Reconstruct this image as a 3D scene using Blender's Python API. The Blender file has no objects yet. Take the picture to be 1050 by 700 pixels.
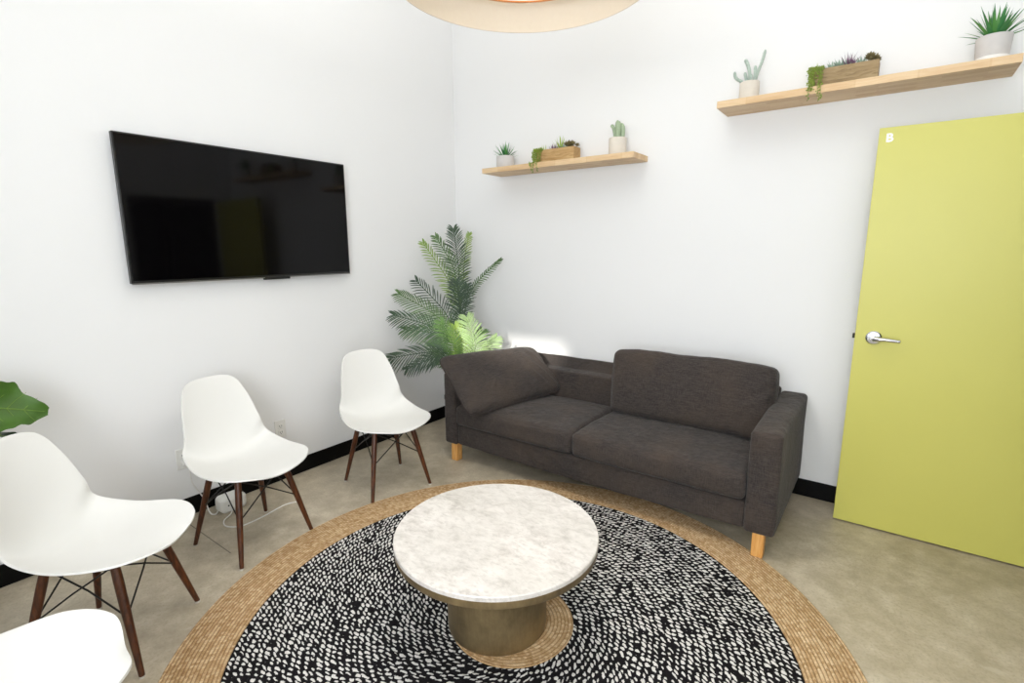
import bpy, bmesh, math, random
from mathutils import Vector, Matrix, noise
random.seed(7)
S = bpy.context.scene
COL = S.collection
PI = math.pi

# ------------------------------------------------------------------ camera
CF, CYAW, CPIT, CROL = 525.518, -0.63074, 0.183195, -0.00279
CPOS = Vector((2.99887, -3.31158, 1.46))
FW = Vector((math.sin(CYAW)*math.cos(CPIT), math.cos(CYAW)*math.cos(CPIT), -math.sin(CPIT)))
RT = Vector((math.cos(CYAW), -math.sin(CYAW), 0)); UP = RT.cross(FW)
RT, UP = math.cos(CROL)*RT + math.sin(CROL)*UP, -math.sin(CROL)*RT + math.cos(CROL)*UP
cd = bpy.data.cameras.new('camera'); cam = bpy.data.objects.new('camera', cd); COL.objects.link(cam)
cd.sensor_width = 36; cd.lens = 36*CF/1050; cd.clip_start = 0.02
M3 = Matrix((RT, UP, -FW)).transposed()
cam.matrix_world = Matrix.Translation(CPOS) @ M3.to_4x4()
S.camera = cam

# ------------------------------------------------------------------ materials
def srgb(c):
    if isinstance(c, str):
        c = [int(c[i:i+2], 16)/255 for i in (0, 2, 4)]
    return tuple(x/12.92 if x <= .04045 else ((x+.055)/1.055)**2.4 for x in c) + (1,)
class NT:
    def __init__(s, name):
        s.m = bpy.data.materials.new(name); s.m.use_nodes = True
        s.t = s.m.node_tree; s.b = s.t.nodes['Principled BSDF']
    def n(s, kind, **kw):
        nd = s.t.nodes.new('ShaderNode'+kind)
        for k, v in kw.items():
            if k.startswith('i_'):
                key = k[2:]; key = int(key) if key.isdigit() else key.replace('_', ' ')
                s.put(nd, key, v)
            else: setattr(nd, k, v)
        return nd
    def put(s, nd, key, v):
        if isinstance(v, bpy.types.NodeSocket): s.t.links.new(v, nd.inputs[key])
        else: nd.inputs[key].default_value = v
    def math(s, op, a, b=0.0, c=None):
        nd = s.t.nodes.new('ShaderNodeMath'); nd.operation = op
        s.put(nd, 0, a); s.put(nd, 1, b)
        if c is not None: s.put(nd, 2, c)
        return nd.outputs[0]
    def obj(s): return s.n('TexCoord').outputs['Object']
    def mapping(s, vec, scale=(1, 1, 1), loc=(0, 0, 0), rot=(0, 0, 0)):
        nd = s.n('Mapping'); s.t.links.new(vec, nd.inputs[0])
        nd.inputs['Scale'].default_value = scale; nd.inputs['Location'].default_value = loc
        nd.inputs['Rotation'].default_value = rot
        return nd.outputs[0]
    def noise(s, vec, scale, detail=4, rough=.5, dist=0):
        nd = s.n('TexNoise'); s.t.links.new(vec, nd.inputs['Vector'])
        nd.inputs['Scale'].default_value = scale; nd.inputs['Detail'].default_value = detail
        nd.inputs['Roughness'].default_value = rough; nd.inputs['Distortion'].default_value = dist
        return nd.outputs['Fac']
    def ramp(s, fac, stops, interp='LINEAR'):
        nd = s.n('ValToRGB'); s.t.links.new(fac, nd.inputs[0]); e = nd.color_ramp.elements
        nd.color_ramp.interpolation = interp
        while len(e) < len(stops): e.new(.5)
        for i, (p, c) in enumerate(stops):
            e[i].position = p; e[i].color = srgb(c) if isinstance(c, str) else (c, c, c, 1)
        return nd.outputs[0]
    def mix(s, fac, a, b, mode='MIX'):
        nd = s.n('Mix', data_type='RGBA', blend_type=mode)
        s.put(nd, 0, fac); s.put(nd, 6, a); s.put(nd, 7, b)
        return nd.outputs[2]
    def base(s, v): s.put(s.b, 'Base Color', v)
    def bump(s, h, strength=.3, dist=.002):
        nd = s.n('Bump'); nd.inputs['Strength'].default_value = strength; nd.inputs['Distance'].default_value = dist
        s.t.links.new(h, nd.inputs['Height']); s.t.links.new(nd.outputs[0], s.b.inputs['Normal'])
    def set(s, **kw):
        for k, v in kw.items(): s.put(s.b, k.replace('_', ' '), v)
        return s

def plain(name, col, rough=.6, metal=0, var=.06, scale=8, bump=0, **kw):
    m = NT(name); c = srgb(col)
    f = m.noise(m.obj(), scale, 4)
    lo = tuple(x*(1-var) for x in c[:3])+(1,); hi = tuple(min(1, x*(1+var)) for x in c[:3])+(1,)
    m.base(m.mix(f, lo, hi)); m.set(Roughness=rough, Metallic=metal, **kw)
    if bump: m.bump(m.noise(m.obj(), scale*12, 3), bump, .001)
    return m.m

M = {}
M['wall'] = plain('wall_paint', 'F0F0F0', .75, var=.008, scale=1.5, bump=.05)
M['ceiling'] = plain('ceiling_paint', 'EFEEEA', .8, var=.01, scale=2)
M['dark'] = plain('corridor_unlit_black', '0A0908', .9)
M['base'] = plain('black_rubber_baseboard', '060606', .5, var=.2, scale=20, Specular_IOR_Level=.15)
M['shell'] = plain('white_moulded_plastic', 'E6E5E1', .38, var=.006, scale=3)
M['black_metal'] = plain('black_steel', '0E0C0B', .4, var=.1)
M['glide'] = plain('pale_glide', 'C9C4BA', .5)
M['bezel'] = plain('television_bezel', '0B0A0A', .3, var=.1)
M['silver'] = plain('silver_strip', '8C8A88', .3, metal=.8)
M['chrome'] = plain('satin_chrome', 'C6C7CC', .22, metal=1, var=.03)
M['white_plastic'] = plain('white_outlet_plastic', 'ECEBE6', .4, var=.01)
M['slot'] = plain('slot_dark', '1B1A19', .6)
M['cable'] = plain('white_cable', 'E8E6E2', .5, var=.02)
M['letter'] = plain('white_vinyl_letter', 'FFFFFF', .5, var=0)
M['soil'] = plain('potting_soil', '3A2C20', .95, var=.4, scale=60, bump=.6)
M['copper'] = plain('copper_rim', 'C98A5B', .35, metal=.9, var=.05)
M['stem_brown'] = plain('brown_stem', '5A4630', .8, var=.3, scale=30, bump=.5)

def mk_screen():
    m = NT('glossy_black_screen'); m.base(srgb('070607')); m.set(Roughness=.06); m.put(m.b, 'Specular IOR Level', .22)
    m.put(m.b, 'IOR', 1.45)
    return m.m
M['screen'] = mk_screen()

def mk_door():
    m = NT('yellow_green_door_paint'); v = m.obj()
    m.base(m.mix(m.noise(v, 3, 3), srgb('CBC764'), srgb('CFCB69'))); m.set(Roughness=.42)
    m.bump(m.noise(v, 260, 2), .12, .0006); return m.m
M['door'] = mk_door()

def mk_floor():
    m = NT('polished_concrete'); v = m.obj()
    a = m.noise(v, 1.4, 6, .62, .4); b = m.noise(v, 9, 6, .65); c = m.noise(v, 90, 3, .6)
    col = m.ramp(a, [(.34, '9E937E'), (.5, 'BBAF99'), (.66, 'D2C7B2')])
    col = m.mix(m.ramp(m.noise(v, .9, 5, .6, .8), [(.5, 0.0), (.68, .35)]), col, srgb('9A8A66'))
    col = m.mix(.5, col, m.ramp(b, [(.34, '978A74'), (.52, 'BAAE98'), (.68, 'D8CEBA')]))
    col = m.mix(m.ramp(c, [(.35, .35), (.5, 0.0)]), col, srgb('938873'))
    col = m.mix(m.ramp(m.noise(v, 3.1, 8, .7, 1.5), [(.60, 0.0), (.70, .45)]), col, srgb('D2CBB9'))
    # saw-cut joint running out from the left wall
    sp = m.n('SeparateXYZ'); m.t.links.new(v, sp.inputs[0])
    d = m.math('ABSOLUTE', m.math('ADD', sp.outputs[1], 2.293))
    j = m.math('MULTIPLY', m.math('LESS_THAN', d, .0028), m.math('LESS_THAN', sp.outputs[0], .56))
    col = m.mix(m.math('MULTIPLY', j, .75), col, srgb('4A4238'))
    m.base(col)
    m.put(m.b, 'Roughness', m.ramp(b, [(.3, .34), (.7, .5)]))
    m.bump(m.math('SUBTRACT', m.math('MULTIPLY', c, .3), j), .25, .002); return m.m
M['floor'] = mk_floor()

def mk_wood(name, stops, stave=None, along=(1, 12, 12), rough=.5, rot=(0, 0, 0)):
    m = NT(name); v = m.obj(); g = m.mapping(v, along, rot=rot)
    f = m.noise(g, 6, 6, .6, .8)
    col = m.ramp(f, stops)
    if stave:
        br = m.n('TexBrick'); m.t.links.new(m.mapping(v, stave), br.inputs['Vector'])
        br.offset = .37; br.squash = 1
        br.inputs['Color1'].default_value = (.0, .0, .0, 1); br.inputs['Color2'].default_value = (1, 1, 1, 1)
        br.inputs['Mortar'].default_value = (.35, .35, .35, 1); br.inputs['Mortar Size'].default_value = .004
        br.inputs['Scale'].default_value = 1; br.inputs['Brick Width'].default_value = .24; br.inputs['Row Height'].default_value = .04
        col = m.mix(.30, col, m.mix(br.outputs[0], srgb('B98F62'), srgb('F2DDBA')))
    m.base(col); m.set(Roughness=rough); m.bump(f, .12, .001); return m.m
M['walnut'] = mk_wood('walnut_leg_wood', [(.3, '2C170B'), (.5, '4B260F'), (.75, '6E3D1D')], along=(14, 14, 1.5), rough=.38)
M['oak'] = mk_wood('honey_oak_leg', [(.3, 'C68A45'), (.5, 'D9A05A'), (.75, 'E5B572')], along=(14, 14, 1.5), rough=.45)
M['shelf'] = mk_wood('butcher_block_shelf', [(.3, 'CFA778'), (.5, 'DDBB8E'), (.75, 'E8CDA5')], stave=(1, 1, 1), along=(1.2, 14, 14))
M['crate'] = mk_wood('weathered_crate_wood', [(.3, '7E6A4D'), (.5, '9C8663'), (.75, 'B39E7B')], along=(2, 20, 14), rough=.8)
M['crate2'] = mk_wood('tan_crate_wood', [(.3, 'A07F50'), (.5, 'BA9867'), (.75, 'CCAF81')], along=(2, 20, 14), rough=.8)

def mk_marble():
    m = NT('white_marble'); v = m.obj()
    w = m.noise(m.mapping(v, (1, 1.35, 1), rot=(0, 0, .5)), 14, 9, .72, .35); w2 = m.noise(m.mapping(v, (1, 2.2, 1), rot=(0, 0, -.4)), 34, 6, .65, .4)
    w3 = m.noise(v, 3.2, 4, .6)
    c = m.ramp(w, [(.34, 'B8B2AB'), (.46, 'CFC9C3'), (.56, 'D9D4CE'), (.72, 'E0DBD5')])
    c = m.mix(m.ramp(w2, [(.36, .5), (.48, 0.0)]), c, srgb('B2ADA6'))
    c = m.mix(m.ramp(w3, [(.42, .28), (.55, 0.0)]), c, srgb('BDB9B1'))
    m.base(c); m.set(Roughness=.16); return m.m
M['marble'] = mk_marble()

def mk_brass():
    m = NT('aged_brass'); v = m.obj()
    f = m.noise(m.mapping(v, (1, 1, .8)), 7, 6, .65); g = m.noise(m.mapping(v, (3, 3, .4)), 30, 3, .6)
    c = m.ramp(f, [(.3, '665740'), (.5, '837152'), (.72, 'A08C66')])
    c = m.mix(.12, c, m.ramp(g, [(.3, '6E5F46'), (.7, 'B5A57C')]))
    m.base(c); m.set(Metallic=.7); m.put(m.b, 'Roughness', m.ramp(f, [(.3, .36), (.7, .5)])); m.bump(g, .05, .001); return m.m
M['brass'] = mk_brass()

def mk_fabric(name, lo, hi):
    m = NT(name); v = m.obj()
    w1 = m.noise(m.mapping(v, (1, 1, 12)), 26, 4, .7); w2 = m.noise(m.mapping(v, (12, 12, 1)), 34, 4, .7)
    f = m.math('MULTIPLY', m.math('ADD', w1, w2), .5)
    c = m.mix(m.ramp(f, [(.40, 0.0), (.60, 1.0)]), srgb(lo), srgb(hi))
    c = m.mix(m.ramp(m.noise(v, 3.5, 5, .6), [(.42, 0.0), (.68, .40)]), c, srgb('55483D'))
    m.base(c); m.set(Roughness=.92); m.put(m.b, 'Sheen Weight', .12); m.put(m.b, 'Sheen Roughness', .4)
    m.put(m.b, 'Specular IOR Level', .2)
    h = m.math('ADD', m.math('MULTIPLY', f, .3), m.noise(v, 11, 4, .55, .9))
    m.bump(h, .7, .018); return m.m
M['fabric'] = mk_fabric('charcoal_brown_upholstery', '2D2928', '4C4541')
M['piping'] = mk_fabric('upholstery_seam', '2A2525', '3B3431')

def polar_rows(m, w, s):
    """braided rows around the rug centre: returns (fraction across row, fraction along stitch, per-stitch hash vector)"""
    v = m.obj(); sp = m.n('SeparateXYZ'); m.t.links.new(v, sp.inputs[0])
    x, y = sp.outputs[0], sp.outputs[1]
    r = m.math('SQRT', m.math('ADD', m.math('MULTIPLY', x, x), m.math('MULTIPLY', y, y)))
    u = m.math('DIVIDE', r, w); row = m.math('FLOOR', u); fu = m.math('SUBTRACT', u, row)
    th = m.math('ADD', m.math('DIVIDE', m.math('ARCTAN2', y, x), 2*PI), .5)
    cnt = m.math('ROUND', m.math('MULTIPLY', m.math('ADD', row, .5), 2*PI*w/s))
    a = m.math('MULTIPLY', th, cnt)
    return v, row, fu, a
def mk_field():
    m = NT('black_white_braid'); w, s = .0235, .0225
    v, row, fu, a = polar_rows(m, w, s)
    ro = m.n('TexWhiteNoise', noise_dimensions='1D'); m.t.links.new(row, ro.inputs['W'])
    a = m.math('ADD', a, m.math('MULTIPLY', fu, .8)); a = m.math('ADD', a, m.math('MULTIPLY', ro.outputs['Value'], 7.0))
    a = m.math('ADD', a, m.math('MULTIPLY', m.noise(v, 22, 2), .9))
    fu = m.math('ADD', fu, m.math('MULTIPLY', m.math('SUBTRACT', m.noise(v, 38, 2), .5), .8))
    ia = m.math('FLOOR', a); fa = m.math('SUBTRACT', a, ia)
    cb = m.n('CombineXYZ'); m.t.links.new(ia, cb.inputs[0]); m.t.links.new(row, cb.inputs[1])
    wn = m.n('TexWhiteNoise', noise_dimensions='2D'); m.t.links.new(cb.outputs[0], wn.inputs['Vector'])
    cs = m.n('SeparateColor'); m.t.links.new(wn.outputs['Color'], cs.inputs[0])
    cx = m.math('ADD', m.math('MULTIPLY', cs.outputs[0], .26), .37); cy = m.math('ADD', m.math('MULTIPLY', cs.outputs[1], .26), .37)
    dx = m.math('SUBTRACT', fa, cx); dy = m.math('SUBTRACT', fu, cy)
    rot = m.math('MULTIPLY', dx, m.math('SUBTRACT', cs.outputs[2], .5))
    dy = m.math('ADD', dy, m.math('MULTIPLY', rot, 1.2))
    d = m.math('SQRT', m.math('ADD', m.math('POWER', m.math('DIVIDE', dx, 1.0), 2), m.math('POWER', m.math('DIVIDE', dy, .92), 2)))
    d = m.math('ADD', d, m.math('MULTIPLY', m.math('SUBTRACT', m.noise(v, 120, 2), .5), .5))
    rad = m.math('ADD', m.math('MULTIPLY', wn.outputs['Value'], .20), .215)
    rad = m.math('MULTIPLY', rad, m.math('GREATER_THAN', cs.outputs[2], .04))
    k = m.n('MapRange'); m.t.links.new(m.math('SUBTRACT', rad, d), k.inputs[0]); k.inputs[1].default_value = -.04; k.inputs[2].default_value = .04
    k = k.outputs[0]
    wh = m.mix(m.noise(v, 240, 2), srgb('B9B6B1'), srgb('E8E6E2'))
    bl = m.mix(m.noise(v, 150, 2), srgb('060507'), srgb('1C1A1C'))
    m.base(m.mix(k, bl, wh)); m.set(Roughness=.9); m.put(m.b, 'Specular IOR Level', .15)
    m.bump(m.math('ADD', k, m.math('SINE', m.math('MULTIPLY', fu, PI))), .5, .003); return m.m
def mk_jute():
    m = NT('natural_jute_braid'); w, s = .0138, .011
    v, row, fu, a = polar_rows(m, w, s)
    zig = m.math('ABSOLUTE', m.math('SUBTRACT', fu, .5)); a = m.math('ADD', a, m.math('MULTIPLY', zig, 1.4))
    ia = m.math('FLOOR', a); fa = m.math('SUBTRACT', a, ia)
    cb = m.n('CombineXYZ'); m.t.links.new(ia, cb.inputs[0]); m.t.links.new(row, cb.inputs[1])
    wn = m.n('TexWhiteNoise', noise_dimensions='2D'); m.t.links.new(cb.outputs[0], wn.inputs['Vector'])
    rn = m.n('TexWhiteNoise', noise_dimensions='1D'); m.t.links.new(row, rn.inputs['W'])
    fib = m.noise(v, 210, 4, .7)
    c = m.ramp(m.math('ADD', m.math('MULTIPLY', wn.outputs['Value'], .55), m.math('MULTIPLY', m.math('SUBTRACT', fib, .28), 1.0)), [(.05, '9C7C52'), (.45, 'D0B086'), (.95, 'F2DAB4')])
    c = m.mix(m.math('MULTIPLY', rn.outputs['Value'], .35), c, srgb('9C764A'))
    c = m.mix(m.ramp(m.noise(v, 30, 4, .7), [(.55, 0.0), (.72, .5)]), c, srgb('8F6338'))
    edge = m.math('POWER', m.math('MULTIPLY', zig, 2), 3)
    edge = m.math('MAXIMUM', edge, m.math('MULTIPLY', m.math('POWER', m.math('MULTIPLY', m.math('ABSOLUTE', m.math('SUBTRACT', fa, .5)), 2), 6), .5))
    m.base(m.mix(m.math('MULTIPLY', edge, .8), c, srgb('73532F'))); m.set(Roughness=.9); m.put(m.b, 'Specular IOR Level', .15)
    m.bump(m.math('SUBTRACT', 1.0, edge), .6, .003); return m.m
M['field'] = mk_field(); M['jute'] = mk_jute()

def mk_leaf(name, lo, hi, rough=.5, trans=.25):
    m = NT(name); v = m.obj()
    m.base(m.mix(m.noise(v, 14, 4, .6), srgb(lo), srgb(hi))); m.set(Roughness=rough)
    m.put(m.b, 'Subsurface Weight', 0.0)
    return m.m
M['palm_dark'] = mk_leaf('dark_palm_leaf', '1D3323', '3A5638')
M['palm_mid'] = mk_leaf('mid_palm_leaf', '33502A', '5F8040')
M['palm_light'] = mk_leaf('yellow_green_palm_leaf', '65882F', '98AE4A')
M['palm_sunlit'] = mk_leaf('sunlit_palm_leaf', '7C9B5E', 'AFC78C')  # paler green puts sunlight into the colour of the lower right fronds
M['fig'] = mk_leaf('fiddle_leaf', '2C4A10', '4C761C', .5)
M['fig_vein'] = mk_leaf('leaf_vein', '66882F', '7C9A40')
M['fig_dark'] = mk_leaf('fiddle_leaf_dark', '14240F', '26401A', .4)
M['aloe'] = mk_leaf('aloe_leaf', '2C6B36', '4F9655')
M['aloe2'] = mk_leaf('aloe_leaf_bright', '3C7A35', '68A652')
M['cactus'] = plain('grey_green_cactus', 'B7C6BB', .85, var=.22, scale=120, bump=.5)
M['cactus2'] = plain('green_cactus', 'A9BA9B', .85, var=.3, scale=160, bump=.6)
M['pearls'] = mk_leaf('trailing_pearl_leaf', '4E6A1C', 'A3B547')
M['purple'] = mk_leaf('purple_succulent', '5A3550', '8E6884')
M['sage'] = mk_leaf('sage_succulent', '7C9784', 'AEC2B0')
M['bronze'] = mk_leaf('bronze_succulent', '5E5236', '8C8358')
M['lime'] = mk_leaf('lime_succulent', '8FAE3C', 'B5CC5C')
M['pot'] = plain('beige_ceramic', 'DAD2C6', .7, var=.05, scale=20, bump=.1)
M['pot_grey'] = plain('grey_ceramic', 'D0CDCB', .7, var=.08, scale=30, bump=.2)
M['pot_white'] = plain('white_glaze_band', 'F0EFEC', .5, var=.02)
M['planter'] = plain('dark_planter', '2B2A2A', .6, var=.1)
def mk_shade():
    m = NT('cream_fabric_shade'); v = m.obj()
    m.base(m.mix(m.noise(v, 60, 3), srgb('E2D6C4'), srgb('E8DDCC'))); m.set(Roughness=.8)
    tr = m.n('BsdfTranslucent'); tr.inputs[0].default_value = srgb('F3E6D2')
    mx = m.n('MixShader'); mx.inputs[0].default_value = .25
    m.t.links.new(m.b.outputs[0], mx.inputs[1]); m.t.links.new(tr.outputs[0], mx.inputs[2])
    m.t.links.new(mx.outputs[0], m.t.nodes['Material Output'].inputs[0]); return m.m
M['shade'] = mk_shade()
def mk_emit(name, col, s):
    m = NT(name); m.base(srgb(col)); m.put(m.b, 'Emission Color', srgb(col)); m.put(m.b, 'Emission Strength', s); return m.m
M['diffuser'] = mk_emit('glowing_diffuser', 'FFF1DC', 1.6)

# ------------------------------------------------------------------ helpers
def tag(o, label=None, cat=None, group=None, kind=None):
    for k, v in (('label', label), ('category', cat), ('group', group), ('kind', kind)):
        if v: o[k] = v
    return o
def empty(name, loc, rz=0):
    o = bpy.data.objects.new(name, None); o.location = loc; o.rotation_euler = (0, 0, rz)
    o.empty_display_size = .1; COL.objects.link(o); return o
class MB:
    def __init__(s): s.v = []; s.f = []
    def add(s, vs, fs):
        k = len(s.v); s.v += [tuple(v) for v in vs]; s.f += [tuple(i+k for i in f) for f in fs]; return s
    def box(s, x0, x1, y0, y1, z0, z1):
        return s.add([(x, y, z) for z in (z0, z1) for y in (y0, y1) for x in (x0, x1)],
                     [(0, 2, 3, 1), (4, 5, 7, 6), (0, 1, 5, 4), (2, 6, 7, 3), (0, 4, 6, 2), (1, 3, 7, 5)])
    def lathe(s, prof, c=(0, 0, 0), n=48, cap0=True, cap1=True):
        vs = []; fs = []
        for r, z in prof:
            for i in range(n):
                a = 2*PI*i/n; vs.append((c[0]+r*math.cos(a), c[1]+r*math.sin(a), c[2]+z))
        for j in range(len(prof)-1):
            for i in range(n):
                k = (i+1) % n; fs.append((j*n+i, j*n+k, (j+1)*n+k, (j+1)*n+i))
        if cap0: fs.append(tuple(range(n))[::-1])
        if cap1: fs.append(tuple((len(prof)-1)*n+i for i in range(n)))
        return s.add(vs, fs)
    def tube(s, pts, rad, n=8, caps=True):
        pts = [Vector(p) for p in pts]; m = len(pts)
        rad = rad if isinstance(rad, (list, tuple)) else [rad]*m
        vs = []; fs = []; ref = None
        for i, p in enumerate(pts):
            t = (pts[min(i+1, m-1)]-pts[max(i-1, 0)]).normalized()
            if ref is None:
                ref = Vector((0, 0, 1)) if abs(t.z) < .9 else Vector((1, 0, 0))
            a = (ref - t*ref.dot(t)).normalized(); b = t.cross(a); ref = a
            for k in range(n):
                q = 2*PI*k/n; vs.append(p+(a*math.cos(q)+b*math.sin(q))*rad[i])
        for j in range(m-1):
            for k in range(n):
                l = (k+1) % n; fs.append((j*n+k, j*n+l, (j+1)*n+l, (j+1)*n+k))
        if caps: fs += [tuple(range(n))[::-1], tuple((m-1)*n+k for k in range(n))]
        return s.add(vs, fs)
    def build(s, name, mat, parent=None, smooth=True, bevel=0, loc=None, seg=3, angle=35):
        me = bpy.data.meshes.new(name); me.from_pydata(s.v, [], s.f)
        bm = bmesh.new(); bm.from_mesh(me); bmesh.ops.recalc_face_normals(bm, faces=bm.faces); bm.to_mesh(me); bm.free()
        for m in (mat if isinstance(mat, list) else [mat]): me.materials.append(m)
        o = bpy.data.objects.new(name, me); COL.objects.link(o)
        if parent: o.parent = parent
        if loc: o.location = loc
        if bevel:
            b = o.modifiers.new('bevel', 'BEVEL'); b.width = bevel; b.segments = seg; b.limit_method = 'ANGLE'
        if smooth:
            me.shade_smooth()
            try: me.set_sharp_from_angle(angle=math.radians(angle if not bevel else 80))
            except Exception: pass
        return o
def cat_rom(P, n=8, closed=False):
    P = [Vector(p) for p in P]; N = len(P); out = []
    for i in range(N if closed else N-1):
        g = (lambda j: P[j % N]) if closed else (lambda j: P[max(0, min(N-1, j))])
        a, b, c, d = g(i-1), g(i), g(i+1), g(i+2)
        for k in range(n):
            t = k/n; out.append(.5*((2*b)+(c-a)*t+(2*a-5*b+4*c-d)*t*t+(3*b-a-3*c+d)*t**3))
    if not closed: out.append(P[-1])
    return out
def copy_tree(o, parent=None):
    c = o.copy(); COL.objects.link(c); c.parent = parent
    for ch in [x for x in bpy.data.objects if x.parent == o]: copy_tree(ch, c)
    return c
def at(px, py, depth):
    return CPOS + (FW + RT*((px-525)/CF) - UP*((py-350)/CF))*depth

# ------------------------------------------------------------------ room
XE, YS, H = 3.86, -4.25, 3.7
tag(MB().box(-.1, XE+.1, YS-.1, .1, -.1, 0).build('floor', M['floor'], smooth=False), kind='structure')
tag(MB().box(-.1, XE+.1, YS-.1, .1, H, H+.1).build('ceiling', M['ceiling'], smooth=False), kind='structure')
tag(MB().box(-.1, 0, YS, 0, 0, H).build('wall_left', M['wall'], smooth=False), kind='structure')
tag(MB().box(-.1, XE+.1, 0, .1, 0, H).build('wall_back', M['wall'], smooth=False), kind='structure')
DY0, DY1, DZ = -1.14, -.19, 2.03
tag(MB().box(XE, XE+.1, YS, DY0, 0, H).box(XE, XE+.1, DY1, 0, 0, H).box(XE, XE+.1, DY0, DY1, DZ, H).build('wall_right', M['wall'], smooth=False), kind='structure')
# front wall (behind the camera) with added windows: slot sized to the sun patch, large for fill
def wall_holes(y0, y1, x0, x1, z0, z1, holes):
    mb = MB(); xs = sorted({x0, x1, *[h[0] for h in holes], *[h[1] for h in holes]}); zs = sorted({z0, z1, *[h[2] for h in holes], *[h[3] for h in holes]})
    for i in range(len(xs)-1):
        for j in range(len(zs)-1):
            cx, cz = (xs[i]+xs[i+1])/2, (zs[j]+zs[j+1])/2
            if not any(h[0] < cx < h[1] and h[2] < cz < h[3] for h in holes): mb.box(xs[i], xs[i+1], y0, y1, zs[j], zs[j+1])
    return mb
W1 = (.12, 1.10, 2.56, 2.865); W2 = (1.95, 3.75, .85, 2.5)
tag(wall_holes(YS-.1, YS, -.1, XE+.1, 0, H, [W1, W2]).build('wall_front', M['wall'], smooth=False), kind='structure')
def win_frame(name, W):
    mb = MB(); x0, x1, z0, z1 = W; t = .03
    mb.box(x0, x1, YS-.09, YS-.05, z0, z0+t*.3).box(x0, x1, YS-.09, YS-.05, z1-t*.3, z1).box(x0, x0+t, YS-.09, YS-.05, z0, z1).box(x1-t, x1, YS-.09, YS-.05, z0, z1)
    return tag(mb.build(name, M['white_plastic'], smooth=False), kind='structure')
win_frame('window_sun_slot', W1); win_frame('window_added_fill', W2)
# corridor beyond the doorway, painted near-black for its lack of light
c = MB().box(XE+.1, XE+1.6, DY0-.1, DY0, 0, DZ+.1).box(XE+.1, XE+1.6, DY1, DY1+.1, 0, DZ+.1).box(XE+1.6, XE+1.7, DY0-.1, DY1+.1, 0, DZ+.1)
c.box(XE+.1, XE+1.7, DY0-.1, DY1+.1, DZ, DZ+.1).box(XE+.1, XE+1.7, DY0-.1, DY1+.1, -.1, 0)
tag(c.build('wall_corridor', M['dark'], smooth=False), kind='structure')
# unseen blocker added outside: keeps low sun off the large window, slot stays clear
tag(MB().box(-3, XE+3, YS-1.45, YS-1.25, -.1, 3.18).build('wall_sun_blocker', M['wall'], smooth=False), kind='structure')
# baseboards
tag(MB().box(0, .013, YS, 0, 0, .102).build('baseboard_left', M['base'], bevel=.004), kind='structure')
tag(MB().box(.013, XE, -.013, 0, 0, .102).build('baseboard_back', M['base'], bevel=.004), kind='structure')

# ------------------------------------------------------------------ door leaf standing open against the back wall
door = tag(MB().box(2.893, 3.83, -.216, -.172, .008, 2.004).build('door_1', M['door'], bevel=.002, smooth=False), kind='structure')
hd = MB().lathe([(.0, 0), (.034, 0), (.034, .006), (.028, .012), (.015, .013), (.013, .045), (0, .046)], n=32, cap0=False, cap1=False)
hd.v = [(2.972+x, -.216-z, 1.008+y) for x, y, z in hd.v]
handle = hd.build('door_handle', M['chrome'], door)
lv = MB().tube([(2.972, -.258, 1.008), (2.99, -.266, 1.008), (3.02, -.266, 1.009), (3.05, -.264, 1.007), (3.076, -.262, 1.005)], [.012, .0115, .010, .009, .008], n=14)
lv.build('lever', M['chrome'], handle)
MB().tube([(3.076, -.262, 1.005), (3.079, -.262, 1.005)], .006, n=12).build('lever_cap', M['slot'], handle)
MB().box(2.882, 2.893, -.205, -.183, .997, 1.02).build('latch_bolt', M['slot'], door, bevel=.002)
for z in (.25, 1.0, 1.8):
    MB().tube([(3.838, -.215, z-.045), (3.838, -.215, z+.045)], .007, n=12).build('hinge', M['chrome'], door)
tc = bpy.data.curves.new('letter', 'FONT'); tc.body = 'B'; tc.size = .052; tc.extrude = .0006; tc.offset = .0016
to = bpy.data.objects.new('letter_tmp', tc); COL.objects.link(to)
dg = bpy.context.evaluated_depsgraph_get(); me = bpy.data.meshes.new_from_object(to.evaluated_get(dg))
bpy.data.objects.remove(to)
me.transform(Matrix.Translation((2.921, -.2168, 1.9395)) @ Matrix.Rotation(PI/2, 4, 'X')); me.materials.clear(); me.materials.append(M['letter'])
lo = bpy.data.objects.new('room_letter', me); COL.objects.link(lo); lo.parent = door

# ------------------------------------------------------------------ television
tv = tag(empty('television', (0, -1.762, 1.637)), 'wide black flat television hung on the left white wall', 'television')
Y0, Y1, Z0, Z1 = -.627, .627, -.351, .351
MB().box(.028, .056, Y0, Y1, Z0, Z1).build('casing', M['bezel'], tv, bevel=.003)
MB().box(.0555, .0572, Y0+.008, Y1-.008, Z0+.014, Z1-.008).build('screen', M['screen'], tv, smooth=False)
MB().box(.050, .0605, Y0+.002, Y1-.002, Z0-.004, Z0+.002).build('trim_strip', M['silver'], tv, bevel=.001)
MB().box(.040, .061, .03, .19, Z0-.014, Z0+.004).build('sensor_bar', M['bezel'], tv, bevel=.003)
MB().box(0.0005, .03, -.22, .22, -.16, .16).build('wall_bracket', M['black_metal'], tv, bevel=.003)

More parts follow.
